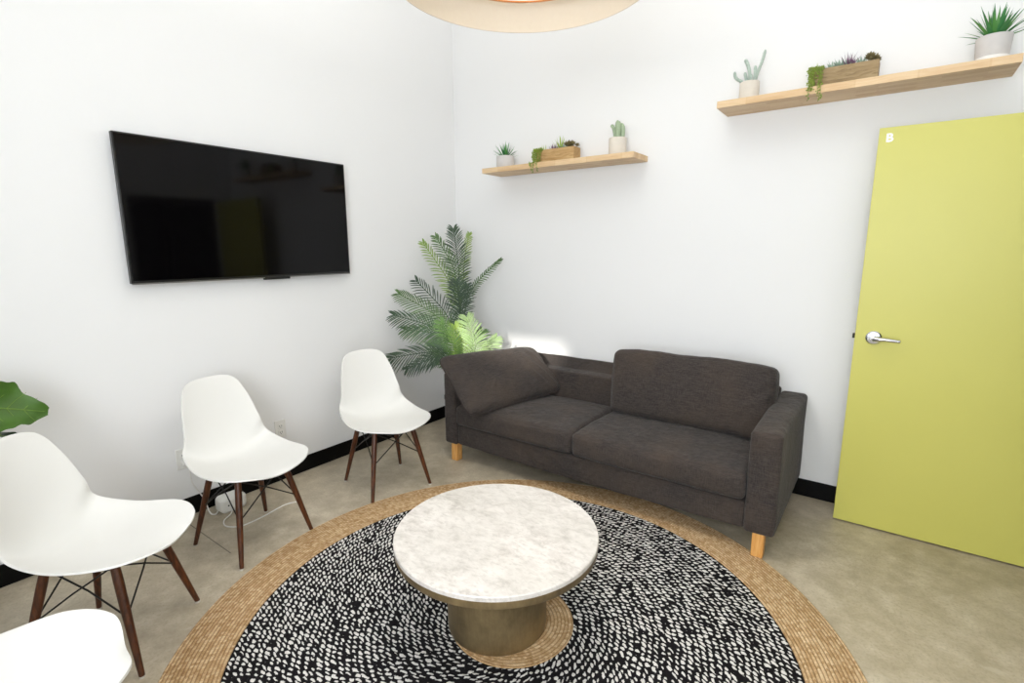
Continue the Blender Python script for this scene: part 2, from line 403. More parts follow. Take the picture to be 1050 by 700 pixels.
# ------------------------------------------------------------------ rug
RC = (1.938, -1.862)
rug = tag(empty('rug', (RC[0], RC[1], 0)), 'large round braided rug, black and white field with jute border, on concrete floor', 'rug')
def ring(name, r0, r1, w, z, mat, n=180):
    prof = []; rows = max(1, round((r1-r0)/w)); ww = (r1-r0)/rows
    if r0 > 0: prof.append((r0, 0.0005))
    for k in range(rows):
        for q in (0.06, .3, .5, .7, .94):
            zz = z-.003+.003*math.sin(PI*q)**.6
            prof.append((r0+ww*(k+q), zz))
    prof.append((r1, .0005))
    mb = MB().lathe(prof, n=n, cap0=False, cap1=False)
    return mb.build(name, mat, rug, angle=180)
ring('jute_center', 0.004, .240, .0138, .0105, M['jute'], 120)
ring('woven_field', .240, 1.036, .0235, .0100, M['field'])
ring('jute_border', 1.036, 1.240, .0138, .0105, M['jute'], 220)

# ------------------------------------------------------------------ coffee table
tb = tag(empty('coffee_table', (1.89, -1.897, .0105)), 'round marble-topped coffee table on a brass drum pedestal, in the middle of the rug', 'table')
MB().lathe([(0, .366), (.383, .366), (.3865, .369), (.3865, .383), (.384, .3862), (0, .3865)], n=128, cap0=False, cap1=False).build('tabletop', M['marble'], tb)
MB().lathe([(0, .338), (.376, .338), (.382, .340), (.3840, .346), (.383, .366), (0, .366)], n=128, cap0=False, cap1=False).build('top_rim', M['brass'], tb)
MB().lathe([(0, 0), (.190, 0), (.1925, .004), (.193, .02), (.194, .1), (.197, .2), (.203, .3), (.207, .346), (0, .346)], n=96, cap0=False, cap1=False).build('pedestal', M['brass'], tb)

# ------------------------------------------------------------------ side chairs
RIM = [(.2637, 0, .4111), (.2565, .1321, .4372), (.1586, .2282, .4452), (-.0159, .2383, .4456), (-.1499, .2157, .4900), (-.1665, .1910, .5721), (-.2136, .1640, .7006), (-.2584, .1180, .7922), (-.2862, 0, .8112)]
CEN = [(.2637, 0, .4111), (.2260, 0, .4200), (.1300, 0, .4150), (-.0100, 0, .4020), (-.1180, 0, .4150), (-.1840, 0, .5000), (-.2330, 0, .6650), (-.2730, 0, .7880), (-.2862, 0, .8112)]
def chair_shell():
    full = [Vector((x, -y, z)) for x, y, z in RIM[1:-1]][::-1]
    loop = cat_rom([Vector(p) for p in RIM]+full, 8, closed=True)
    rim = loop[:8*8+1]
    cen = cat_rom([Vector((.30, 0, .39))]+[Vector(p) for p in CEN]+[Vector((-.29, 0, .84))], 8)[8:8*9+1]
    nt = 24; vs = []; fs = []; T = [-1+2*i/nt for i in range(nt+1)]
    T = [math.sin(t*PI/2)*.35+t*.65 for t in T]
    for r, c in zip(rim, cen):
        for t in T:
            a = abs(t); vs.append((c.x+(r.x-c.x)*a**2.0, r.y*t, c.z+(r.z-c.z)*a**2.4))
    n = nt+1
    for j in range(len(rim)-1):
        for i in range(nt): fs.append((j*n+i, j*n+i+1, (j+1)*n+i+1, (j+1)*n+i))
    me = bpy.data.meshes.new('seat_shell'); me.from_pydata(vs, [], fs)
    bm = bmesh.new(); bm.from_mesh(me); bmesh.ops.remove_doubles(bm, verts=bm.verts, dist=.0004); bmesh.ops.recalc_face_normals(bm, faces=bm.faces)
    # make normals point up/forward
    up = sum(f.normal.z*f.calc_area() for f in bm.faces)
    if up < 0: bmesh.ops.reverse_faces(bm, faces=bm.faces)
    bm.to_mesh(me); bm.free(); me.materials.append(M['shell']); me.shade_smooth()
    return me
def make_chair():
    root = empty('side_chair', (0, 0, 0))
    o = bpy.data.objects.new('seat_shell', chair_shell()); COL.objects.link(o); o.parent = root
    s = o.modifiers.new('solid', 'SOLIDIFY'); s.thickness = .007; s.offset = -1
    b = o.modifiers.new('bev', 'BEVEL'); b.width = .003; b.segments = 2; b.limit_method = 'ANGLE'; b.angle_limit = math.radians(50)
    legs = {}
    for sx in (1, -1):
        for sy in (1, -1):
            foot = Vector((sx*.192, sy*.192, .006)); top = Vector((sx*.108, sy*.118, .395))
            pts = [foot.lerp(top, t) for t in (0, .3, .6, .85, 1)]
            lg = MB().tube(pts, [.0095, .0125, .0150, .0155, .0140], n=16).build('leg', M['walnut'], root)
            MB().tube([foot-Vector((0, 0, .006)), foot+Vector((0, 0, .002))], .0102, n=14).build('foot_glide', M['glide'], lg)
            MB().tube([top-(top-foot).normalized()*.012, top+Vector((-sx*.004, -sy*.004, .012))], .0162, n=14).build('mounting_socket', M['black_metal'], lg)
            legs[(sx, sy)] = (foot, top)
    pairs = [((1, 1), (1, -1)), ((-1, 1), (-1, -1)), ((1, 1), (-1, 1)), ((1, -1), (-1, -1))]
    for a, b2 in pairs:
        fa, ta = legs[a]; fb, tb2 = legs[b2]
        la, lb = fa.lerp(ta, .52), fb.lerp(tb2, .52)
        inn = Vector((0, 0, 0))
        mid = (ta+tb2)/2; off = Vector((-mid.x, -mid.y, 0)).normalized()*.006
        mb = MB().tube([la, la.lerp(tb2, .5)+off, tb2+Vector((0, 0, -.012))], .0032, n=8)
        mb.tube([lb, lb.lerp(ta, .5)-off, ta+Vector((0, 0, -.012))], .0032, n=8)
        mb.tube([ta.lerp(fa, .06), tb2.lerp(fb, .06)], .0038, n=8)
        mb.build('cross_brace', M['black_metal'], root)
    return root
ch = make_chair()
poses = [((.7898, -2.8158), .7313, 'white shell chair at the left edge, beside the broad green fig leaf'),
         ((.5259, -2.1552), .0997, 'white shell chair under the television, between wall outlets, with white cables beneath'),
         ((.5887, -1.3422), -.2370, 'white shell chair nearest the corner palm and the sofa'),
         ((1.408, -3.213), 1.40, 'white shell chair cut off at the bottom left, only its seat front showing')]
for i, ((x, y), a, lab) in enumerate(poses):
    o = ch if i == 0 else copy_tree(ch)
    o.location = (x, y, 0); o.rotation_euler = (0, 0, a)
    tag(o, lab, 'chair', 'white shell chairs with walnut legs')

# ------------------------------------------------------------------ soft rounded boxes
def rbox(x0, x1, y0, y1, z0, z1, r, seg=(12, 12, 6), puff=(0, 0, 0), wr=0, seed=0, fn=None):
    """rounded, softly puffed upholstery block as verts/faces"""
    c = Vector(((x0+x1)/2, (y0+y1)/2, (z0+z1)/2)); h = Vector(((x1-x0)/2, (y1-y0)/2, (z1-z0)/2))
    bm = bmesh.new(); idx = {}
    def ax(n, hh):
        # denser near the ends so that the rounding is smooth
        e = min(.98, r/hh); pts = [-1, -1+e*.15, -1+e*.4, -1+e*.7]+[-1+e+(2-2*e)*i/n for i in range(n+1)]+[1-e*.7, 1-e*.4, 1-e*.15, 1]
        return pts
    A = [ax(seg[i], h[i]) for i in range(3)]
    vs = []; fs = []
    def vert(i, j, k):
        key = (i, j, k)
        if key not in idx:
            p = Vector((A[0][i]*h.x, A[1][j]*h.y, A[2][k]*h.z)); u = Vector((A[0][i], A[1][j], A[2][k]))
            q = Vector([max(-(h[a]-r), min(h[a]-r, p[a])) for a in range(3)])
            d = p-q
            # every surface point of the cube maps to the rounded shell
            if d.length > 1e-9: p = q+d.normalized()*r
            pf = Vector(puff)
            p.x += math.copysign(1, u.x)*pf.x*max(0, 1-u.y**2)*max(0, 1-u.z**2)*abs(u.x)**3
            p.y += math.copysign(1, u.y)*pf.y*max(0, 1-u.x**4)*max(0, 1-u.z**2)*abs(u.y)**3
            p.z += math.copysign(1, u.z)*pf.z*max(0, 1-u.x**4)*max(0, 1-u.y**4)*abs(u.z)**3
            w = c+p
            if wr:
                nv = noise.noise_vector((w+Vector((seed, 0, 0)))*7)+.5*noise.noise_vector((w+Vector((0, seed, 0)))*16)
                w += nv*wr
            if fn: w = Vector(fn(w, u))
            idx[key] = len(vs); vs.append(tuple(w))
        return idx[key]
    nx, ny, nz = [len(a)-1 for a in A]
    for k in (0, nz):
        for i in range(nx):
            for j in range(ny): fs.append((vert(i, j, k), vert(i+1, j, k), vert(i+1, j+1, k), vert(i, j+1, k)))
    for j in (0, ny):
        for i in range(nx):
            for k in range(nz): fs.append((vert(i, j, k), vert(i+1, j, k), vert(i+1, j, k+1), vert(i, j, k+1)))
    for i in (0, nx):
        for j in range(ny):
            for k in range(nz): fs.append((vert(i, j, k), vert(i, j+1, k), vert(i, j+1, k+1), vert(i, j, k+1)))
    bm.free()
    return vs, fs

# ------------------------------------------------------------------ sofa
SX0, SX1, AW = .628, 2.700, .125
sofa = tag(empty('sofa', (1.66, -.45, 0)), 'charcoal brown fabric sofa with wide arms and wooden block legs', 'sofa')
def part(name, vf, mat, parent, off=(1.66, -.45, 0)):
    mb = MB(); mb.add([(x-off[0], y-off[1], z-off[2]) for x, y, z in vf[0]], vf[1])
    return mb.build(name, mat, parent, angle=180)
IX0, IX1 = SX0+AW-.02, SX1-AW-.012
def arm_fn(w, u):
    z = w.z + (.006*math.sin(w.y*9) if u.z > .5 else 0)
    return (w.x, w.y, z)
part('armrest', rbox(SX0, IX0+.003, -.862, -.03, .125, .632, .022, (4, 20, 12), (.003, 0, .004), .0028, 1, arm_fn), M['fabric'], sofa)
part('armrest', rbox(IX1, SX1, -.862, -.03, .125, .632, .022, (4, 20, 12), (.003, 0, .004), .0028, 5, arm_fn), M['fabric'], sofa)
# back: wedge whose top slopes down to the front
def back_fn(w, u):
    t = (w.z-.13)/(.65-.13); y = w.y; z = w.z
    if y < -.1: z = w.z-.062*max(0, t)**3
    if u.y < 0: y = w.y - (1-t)*.03
    return (w.x, y, z)
part('backrest', rbox(IX0, IX1, -.235, -.028, .13, .652, .018, (28, 5, 12), (0, .006, .003), .0035, 9, back_fn), M['fabric'], sofa)
# base rail under the seat cushions with a slack lower hem
def base_fn(w, u):
    y, z = w.y, w.z
    if u.y < -.5:
        k = max(0, (.26-w.z)/.13)
        fold = math.sin((w.x*1.0+w.z*1.6)*38+2*noise.noise(Vector((w.x*4, 0, 3))))
        amp = .006*max(0, 1-abs((w.x-1.2)/.55)**2)
        y += -amp*fold*min(1, max(0, (w.z-.12)/.05))*min(1, (.265-w.z)/.04 if w.z < .265 else 0) - .002*k
    if u.z < -.5: z -= .012*math.sin(PI*(w.x-IX0)/(IX1-IX0))
    return (w.x, y, z)
part('base', rbox(IX0, IX1, -.842, -.2, .128, .264, .016, (70, 6, 8), (0, 0, 0), .0015, 13, base_fn), M['fabric'], sofa)
SM = 1.625
def seat_fn(w, u):
    z = w.z
    if u.z > 0: z += .010*math.sin(PI*min(1, max(0, (w.y+.87)/.63)))
    return (w.x, w.y, z)
part('seat_cushion', rbox(IX0+.002, SM-.0015, -.870, -.235, .274, .404, .030, (18, 14, 4), (0, .004, .012), .006, 17, seat_fn), M['fabric'], sofa)
part('seat_cushion', rbox(SM+.0015, IX1-.002, -.870, -.235, .274, .406, .030, (18, 14, 4), (0, .004, .014), .006, 23, seat_fn), M['fabric'], sofa)
for x, y, z in ((.695, -.812, 0), (2.632, -.828, .0105), (.695, -.09, 0), (2.632, -.09, 0)):
    mb = MB().box(x-.026-1.66, x+.026-1.66, y-.026+.45, y+.026+.45, z, .135)
    mb.build('leg', M['oak'], sofa, bevel=.003)

# loose back cushion standing upright on the right seat
def cushR(w, u):
    # w in local coordinates: x width, y thickness (front negative), z height
    x, y, z = w
    if u.x > .5 and u.y < 0: y += .010*math.sin(z*75-x*60+3*noise.noise(Vector((x*6, z*6, 2))))*((u.x-.5)/.5)
    z += .014*(noise.noise(Vector((x*3, 7, 1))))*(1 if u.z > 0 else 0)
    # corners pulled in a little
    x *= 1-.03*max(0, -u.z); 
    return (x, y, z)
vs, fs = rbox(-.468, .468, -.075, .075, 0, .402, .040, (26, 3, 14), (.006, .030, .004), .0045, 31, cushR)
cr = tag(empty('back_cushion', (2.112, -.375, .424)), 'plump rectangular dark sofa cushion standing upright against the right half of the sofa back', 'cushion', 'loose sofa back cushions')
cr.rotation_euler = (-.19, 0, 0)
MB().add(vs, fs).build('cushion_cover', M['fabric'], cr, angle=180)

# loose back cushion slumped over the left arm: bilinear frame through its four seam corners
A_, B_, C_, D_ = Vector((.990, -1.015, .412)), Vector((1.205, -.225, .446)), Vector((.88, -.150, .715)), Vector((.590, -.885, .728))
NRM = ((B_-A_).cross(D_-A_)).normalized()
if NRM.x < 0: NRM = -NRM
nu, nv = 44, 26
def pillow(side):
    rows = []
    for j in range(nv+1):
        v = j/nv; r = []
        for i in range(nu+1):
            u = i/nu
            uu, vv = 2*u-1, 2*v-1
            cr_ = .055*abs(uu)**8*abs(vv)**6
            ru, rv = uu*(1-.5*cr_*2), vv*(1-cr_*2)
            ru *= 1-.022*(1-vv*vv); rv *= 1-.035*(1-uu*uu)
            pu, pv = .5+ru/2, .5+rv/2
            p = (A_*(1-pu)+B_*pu)*(1-pv)+(D_*(1-pu)+C_*pu)*pv
            t = max(0, 1-abs(uu)**5)**.42*max(0, 1-abs(vv)**3.6)**.45
            h = (.072 if side > 0 else .055)*t
            if side > 0:
                k = min(1, max(0, (u-.60)/.25))*max(0, 1-abs(v-.30)*1.5)
                h += .011*k*math.sin(u*62+v*14)*t
                h += .006*math.sin((u+v*.5)*26)*max(0, .25-u)/.25*t
            h += .014*noise.noise(Vector((u*3.5, v*3, side*3)))*t
            q = p+NRM*h*side
            if side < 0:
                if q.x < IX0+.012 and q.z < .642 and q.y > -.87: q.z = .642
                if q.z < .432 and q.y > -.85: q.z = .432
            r.append(q)
        rows.append(r)
    return rows
fr, bk = pillow(1), pillow(-1)
off = (A_+B_+C_+D_)/4; off.z = .43
mb = MB(); vv_ = [q-off for r in fr for q in r]+[q-off for r in bk for q in r]; n1 = nu+1; N = n1*(nv+1); ff = []
for j in range(nv):
    for i in range(nu):
        a = j*n1+i; ff.append((a, a+1, a+n1+1, a+n1)); ff.append((N+a, N+a+n1, N+a+n1+1, N+a+1))
mb.add(vv_, ff)
cl = tag(empty('back_cushion', off), 'dark sofa cushion slumped over the left arm, tilted, its corner hanging at the seat front', 'cushion', 'loose sofa back cushions')
co = mb.build('cushion_cover', M['fabric'], cl, angle=180)
bm = bmesh.new(); bm.from_mesh(co.data); bmesh.ops.remove_doubles(bm, verts=bm.verts, dist=.0008); bmesh.ops.recalc_face_normals(bm, faces=bm.faces); bm.to_mesh(co.data); bm.free()
edge = [fr[0][i] for i in range(nu)]+[fr[j][nu] for j in range(nv)]+[fr[nv][nu-i] for i in range(nu)]+[fr[nv-j][0] for j in range(nv)]
MB().tube([e-off for e in edge]+[edge[0]-off], .0042, n=6, caps=False).build('seam_piping', M['piping'], cl)

# ------------------------------------------------------------------ wall shelves
def shelf(x0, x1, z0, label):
    r = MB().box(0, x1-x0, -.232, 0, 0, .035).build('wall_shelf', M['shelf'], None, bevel=.0015, smooth=False, loc=(x0, 0, z0))
    return tag(r, label, 'shelf', 'floating butcher block shelves')
shelf(.478, 1.668, 1.993, 'lower floating wooden shelf above the sofa, nearer the corner')
shelf(2.142, 3.352, 2.200, 'higher floating wooden shelf above the yellow-green door')

# ------------------------------------------------------------------ shelf plants
def blade_leaf(mb, base, direc, L, w, curl=.15, seg=5, fold=.3):
    d = Vector(direc).normalized(); side = d.cross(Vector((0, 0, 1)))
    side = side.normalized() if side.length > 1e-3 else Vector((1, 0, 0)); nr = side.cross(d)
    vs = []; fs = []
    for i in range(seg+1):
        t = i/seg; c = Vector(base)+d*L*t+Vector((0, 0, -curl*L*t*t)); ww = w*(1-t)**.7*(.75+.9*t*(1-t))
        vs += [c-side*ww, c-nr*ww*fold, c+side*ww, c+nr*ww*fold*.4]
    for i in range(seg):
        for k in range(4):
            l = (k+1) % 4; fs.append((i*4+k, i*4+l, i*4+4+l, i*4+4+k))
    mb.add(vs, fs); return mb
def aloe(name, loc, pr, ph, nl, L, w, label, band=False, mat='aloe', potmat='pot_grey', taper=.92, group=None, seed=1):
    rnd = random.Random(seed)
    t = tag(empty(name, loc), label, 'plant', group)
    MB().lathe([(0, 0), (pr*taper, 0), (pr*taper+.002, .003), (pr, ph-.003), (pr-.002, ph), (pr-.008, ph-.001), (pr-.009, ph-.02), (0, ph-.02)], n=48, cap0=False, cap1=False).build('pot', M[potmat], t)
    MB().lathe([(0, ph-.018), (pr-.0095, ph-.018), (pr-.0098, ph-.021)], n=32, cap0=False, cap1=False).build('soil', M['soil'], t)
    if band:
        MB().lathe([(pr*taper+.0012, .001), (pr*taper+.0045, .004), (pr*taper+.0065, ph*.22), (pr*taper+.004, ph*.24)], n=48, cap0=False, cap1=False).build('glaze_band', M['pot_white'], t)
    for k in range(nl):
        a = k*2.399+rnd.uniform(-.2, .2); el = (.42+1.1*(k/nl))+rnd.uniform(-.1, .1)
        d = (math.cos(a)*math.cos(el), math.sin(a)*math.cos(el), math.sin(el))
        mb = blade_leaf(MB(), (math.cos(a)*.006, math.sin(a)*.006, ph-.018), d, L*rnd.uniform(.8, 1.05), w, curl=.12 if el < .8 else .03)
        mb.build('leaf', M[mat if k % 3 else 'aloe2'], t)
    return t
SY = -.12
aloe('potted_aloe', (3.262, SY, 2.235), .062, .112, 40, .160, .0115, 'spiky aloe in a large grey pot with white base, right end of the higher shelf', band=True, group='potted aloes', seed=4, taper=.86)
aloe('potted_aloe', (.612, SY, 2.028), .066, .088, 40, .125, .0085, 'small spiky green aloe in a pale grey pot, left end of the lower shelf', group='potted aloes', seed=9, taper=.97)
# cacti
def cactus(loc, pr, ph, stems, label, mat, seed):
    rnd = random.Random(seed); t = tag(empty('potted_cactus', loc), label, 'plant', 'potted cacti')
    MB().lathe([(0, 0), (pr-.003, 0), (pr, .003), (pr, ph-.003), (pr-.002, ph), (pr-.007, ph-.001), (pr-.008, ph-.015), (0, ph-.015)], n=48, cap0=False, cap1=False).build('pot', M['pot'], t)
    MB().lathe([(0, ph-.013), (pr-.0085, ph-.013), (pr-.0088, ph-.016)], n=32, cap0=False, cap1=False).build('soil', M['soil'], t)
    for pts, r in stems:
        p = cat_rom([Vector((x, y, z+ph-.016)) for x, y, z in pts], 7); m = len(p)
        rad = [r*(1 if i < m-3 else (.85, .6, .2)[i-(m-3)]) for i in range(m)]
        mb = MB().tube(p, rad, n=12)
        # little areole bumps in rows
        for i in range(1, m-1, 1):
            for k in range(6):
                a = 2*PI*(k+.5*(i % 2))/6; tdir = (p[min(i+1, m-1)]-p[i-1]).normalized()
                e = tdir.orthogonal().normalized(); f = tdir.cross(e); dd = e*math.cos(a)+f*math.sin(a)
                c = p[i]+dd*rad[i]
                mb.add([c+e*.0016, c-e*.0016+f*.0016, c-f*.0016-e*.0004, c+dd*.0045], [(0, 1, 3), (1, 2, 3), (2, 0, 3)])
        mb.build('cactus_stem', mat, t)
    return t
cactus((2.278, SY, 2.235), .050, .100, [
    ([(-.02, 0, 0), (-.045, .0, .028), (-.075, 0, .052), (-.083, 0, .085)], .0075),
    ([(-.012, .01, 0), (-.022, .01, .04), (-.032, .01, .075)], .0085),
    ([(.0, 0, 0), (-.004, 0, .06), (-.018, 0, .11), (-.034, 0, .138)], .0085),
    ([(.004, -.012, 0), (.006, -.014, .03), (.004, -.014, .055)], .009),
    ([(.018, 0, 0), (.024, 0, .05), (.022, 0, .098)], .0085),
    ([(.02, .01, 0), (.034, .008, .06), (.055, .005, .12), (.066, 0, .168)], .0075)],
    'grey-green cactus with six thin fingers in a beige pot, left end of the higher shelf', M['cactus'], 3)
cactus((1.510, SY, 2.028), .056, .110, [
    ([(-.020, 0, 0), (-.022, 0, .045), (-.034, 0, .085), (-.050, 0, .100)], .010),
    ([(-.012, .012, 0), (-.014, .012, .07), (-.010, .012, .128)], .013),
    ([(.004, -.005, 0), (.004, -.005, .05), (.006, -.005, .118)], .017),
    ([(.028, 0, 0), (.034, 0, .05), (.028, 0, .098)], .013),
    ([(.012, .016, 0), (.016, .016, .06), (.018, .016, .108)], .013)],
    'clump of upright green cactus in a beige pot, right end of the lower shelf', M['cactus2'], 5)
def rosette(mb, c, n, L, w, el0=.3, el1=1.2, rnd=random):
    for k in range(n):
        a = k*2.399; el = el0+(el1-el0)*k/n; d = (math.cos(a)*math.cos(el), math.sin(a)*math.cos(el), math.sin(el))
        blade_leaf(mb, c, d, L*rnd.uniform(.85, 1.1), w, curl=-.1, seg=4, fold=.5)
    return mb
def crate(x0, x1, z, h, d, matk, label, seed, plan):
    rnd = random.Random(seed); t = tag(empty('succulent_planter', ((x0+x1)/2, SY, z)), label, 'planter', 'wooden succulent troughs')
    w = (x1-x0)/2; th = .008
    mb = MB().box(-w, w, -d/2, -d/2+th, 0, h).box(-w, w, d/2-th, d/2, 0, h).box(-w, -w+th, -d/2+th, d/2-th, 0, h).box(w-th, w, -d/2+th, d/2-th, 0, h).box(-w+th, w-th, -d/2+th, d/2-th, 0, .01)
    mb.build('wooden_box', M[matk], t, bevel=.0012, smooth=False)
    MB().box(-w+th, w-th, -d/2+th, d/2-th, .01, h-.012).build('soil', M['soil'], t)
    # trailing string-of-pearls over the left front corner
    for s in range(10):
        sx = -w+.010+rnd.uniform(-.020, .05); L = rnd.uniform(.04, .10) if s > 2 else rnd.uniform(.125, .145)
        y0 = -d/2; mb = MB()
        path = cat_rom([(sx, y0+.02, h-.01), (sx-.002, y0-.002, h+.008), (sx-.004, y0-.014, h-.02), (sx-.004+rnd.uniform(-.008, .008), y0-.016, h-.02-L*.5), (sx+rnd.uniform(-.01, .01), y0-.016, h-.02-L)], 6)
        if path[-1].z < .0: path = [Vector((q.x, min(q.y, -.232-SY-.006) if q.z < .006 else q.y, q.z)) for q in path]
        mb.tube(path, .0009, n=5)
        for q in path:
            for _ in range(2):
                e = q+Vector((rnd.uniform(-.007, .007), rnd.uniform(-.008, .002), rnd.uniform(-.005, .005))); r = rnd.uniform(.0024, .0042)
                if e.y-r < -d/2 or e.z > h-.01:
                    if e.y+r > -d/2 and e.z < h: e.y = -d/2-r
                    mb.lathe([(0, -r), (r*.8, -r*.5), (r, 0), (r*.8, r*.5), (0, r)], c=e, n=6, cap0=False, cap1=False)
        mb.build('trailing_stem', M['pearls'], t)
    mb = MB()
    for k in range(12):
        blade_leaf(mb, (-w+.015+rnd.uniform(-.01, .03), rnd.uniform(-.01, .02), h-.012), (rnd.uniform(-.4, .3), rnd.uniform(-.3, .3), 1), rnd.uniform(.04, .065), .003, curl=0)
    mb.build('upright_sprig', M['lime'], t)
    for (fx, kind, L) in plan:
        x = -w+fx*2*w; c = (x, -.004, h-.012)
        if kind == 'purple_spiky': rosette(MB(), c, 20, L, .0042, .2, 1.5, rnd).build('succulent_rosette', M['purple'], t)
        elif kind == 'sage': rosette(MB(), c, 18, L, .010, .1, 1.2, rnd).build('succulent_rosette', M['sage'], t)
        elif kind == 'lime': rosette(MB(), c, 16, L, .006, .5, 1.5, rnd).build('succulent_rosette', M['lime'], t)
        elif kind == 'bronze':
            mb = MB()
            for k in range(5):
                bx, bz = x+rnd.uniform(-.03, .03), h+rnd.uniform(.004, .032); by = rnd.uniform(-.03, .01)
                mb.tube([(x, 0, h-.012), (bx, by, bz)], .0018, n=6); rosette(mb, (bx, by, bz), 12, L*.42, .0115, -.1, 1.1, rnd)
            mb.build('succulent_rosette', M['bronze'], t)
    return t
crate(2.575, 2.858, 2.235, .093, .095, 'crate', 'long grey-brown wooden trough of mixed succulents with trailing pearls, middle of the higher shelf', 3,
      [(.42, 'sage', .058), (.32, 'sage', .055), (.47, 'sage', .05), (.54, 'purple_spiky', .075), (.60, 'purple_spiky', .055), (.74, 'sage', .05), (.86, 'bronze', .05), (.95, 'bronze', .045)])
crate(.915, 1.215, 2.028, .090, .095, 'crate2', 'tan wooden trough of mixed succulents with trailing pearls, middle of the lower shelf', 11,
      [(.36, 'purple_spiky', .05), (.45, 'purple_spiky', .048), (.58, 'lime', .085), (.68, 'sage', .05), (.80, 'bronze', .06), (.92, 'bronze', .05)])

# ------------------------------------------------------------------ corner palm
PB = Vector((.36, -.36, 0))
palm = tag(empty('potted_palm', PB), 'tall leafy green palm in the corner behind the sofa arm', 'plant')
MB().lathe([(0, 0), (.11, 0), (.115, .005), (.145, .27), (.15, .275), (.15, .30), (.138, .30), (.136, .262), (0, .262)], n=48, cap0=False, cap1=False).build('pot', M['planter'], palm)
MB().lathe([(0, .266), (.134, .266), (.135, .262)], n=32, cap0=False, cap1=False).build('soil', M['soil'], palm)
DP = (PB+Vector((0, 0, 1))-CPOS).dot(FW)
def P(px, py, dd=0):
    q = at(px, py, DP+dd); q.x = max(.045, q.x); q.y = min(-.045, q.y); return q
def frond(base, mid, tip, mat, width=.13, n=22, roll=0., facing=None, droop=.25, start=.12, wleaf=.010):
    pts = cat_rom([base, mid, tip], 24); m = len(pts)-1; mb = MB(); n = int(n*1.15); width *= 1.12; wleaf *= .85; roll *= .5
    mb.tube([q-PB for q in pts[::3]]+[pts[-1]-PB], [.0045]+[.0035]*(len(pts[::3])-1)+[.0012], n=6)
    view = facing or (CPOS-mid).normalized()
    for k in range(n):
        t = start+(1-start)*k/(n-1); i = min(m-1, int(t*m)); q = pts[i].lerp(pts[i+1], t*m-i)
        tan = (pts[min(i+1, m)]-pts[max(i-1, 0)]).normalized()
        nr = (view-tan*view.dot(tan)).normalized(); side0 = tan.cross(nr).normalized()
        L = width*(math.sin(PI*(.16+.74*(k/(n-1))))**.7)
        for s in (1, -1):
            side = (side0*math.cos(roll)+nr*math.sin(roll)*s)*s
            ang = 1.0-.5*(k/(n-1))+random.uniform(-.07, .07)
            d = (side*math.sin(ang)+tan*math.cos(ang)+nr*.15).normalized()
            ll = L*random.uniform(.9, 1.08); vs = []; fs = []; wv = d.cross(nr).normalized()
            for a in range(6):
                u = a/5; c = q+d*ll*u+Vector((0, 0, -droop*ll*u*u))-nr*.1*ll*u*u
                w = wleaf*(.35+1.5*u)*(1-u)**.55 if u < 1 else 0
                w = wleaf*max(0, math.sin(PI*(u**1.3*.86+.12)))**.6 if 0 < u < 1 else wleaf*(.4 if u == 0 else .08)
                c.x = max(.012, c.x); c.y = min(-.012, c.y)
                vs += [c-wv*w*.5-PB, c+nr*w*.12-PB, c+wv*w*.5-PB]
            for a in range(5):
                for b in range(2): fs.append((a*3+b, a*3+b+1, a*3+4+b, a*3+3+b))
            mb.add(vs, fs)
    o = mb.build('frond', mat, palm, angle=180)
    return o
crown = P(472, 330)
# stems rising from the pot
for (a, b) in ((P(470, 352), P(474, 300)), (P(472, 352, .02), P(480, 300, .02)), (P(466, 352, -.02), P(462, 322, -.02)), (P(474, 352, .03), P(470, 290, .03))):
    s0 = PB+Vector((random.uniform(-.02, .02), random.uniform(-.02, .02), .262))
    pp = cat_rom([s0, s0.lerp(a, .5)+Vector((0, 0, .05)), a, b], 6)
    MB().tube([q-PB for q in pp], [.009]*12+[.005]*(len(pp)-12), n=8).build('stem', M['palm_mid'], palm)
D, MI, L_, PA = M['palm_dark'], M['palm_mid'], M['palm_light'], M['palm_sunlit']
frond(P(470, 318), P(461, 290), P(434, 249, -.02), L_, .10, 24, .35, wleaf=.011)
frond(P(471, 318, -.03), P(466, 278, -.03), P(447, 243, -.05), MI, .10, 24, .3, wleaf=.011)
frond(P(473, 316, .02), P(470, 272, .0), P(465, 235, .02), D, .13, 30, .1, wleaf=.010)
frond(P(475, 300, .05), P(476, 270, .05), P(481, 240, .05), L_, .07, 22, .5)
frond(P(474, 318, .0), P(488, 291, -.02), P(513, 266, -.04), MI, .055, 24, 1.0)
frond(P(472, 340, -.08), P(471, 315, -.10), P(468, 289, -.12), D, .13, 22, .15)
frond(P(470, 342, -.06), P(474, 318, -.08), P(479, 293, -.1), D, .11, 20, .3)
frond(P(468, 342, -.03), P(454, 317, -.05), P(427, 288, -.1), D, .125, 20, .2)
frond(P(466, 345, -.06), P(445, 322, -.1), P(409, 301, -.16), MI, .12, 24, .3)
frond(P(466, 350, -.08), P(441, 334, -.12), P(404, 323, -.2), D, .13, 24, .2)
frond(P(464, 352, -.04), P(446, 342, -.06), P(415, 338, -.1), MI, .12, 20, .4)
frond(P(468, 364, -.08), P(441, 361, -.12), P(400, 367, -.2), D, .14, 26, .1)
frond(P(468, 366, -.02), P(447, 366, -.05), P(418, 378, -.1), D, .10, 18, .3)
frond(P(482, 372, -.10), P(486, 352, -.12), P(479, 326, -.14), PA, .14, 24, .05)
frond(P(484, 376, -.02), P(497, 362, -.02), P(509, 346, -.03), PA, .10, 20, .3)
frond(P(468, 368, -.10), P(463, 350, -.13), P(452, 330, -.16), MI, .12, 20, .3)
frond(P(474, 372, -.08), P(472, 352, -.1), P(466, 334, -.1), L_, .12, 20, .4)
frond(P(478, 376, .02), P(486, 360, .02), P(494, 340, .0), MI, .13, 20, .2)
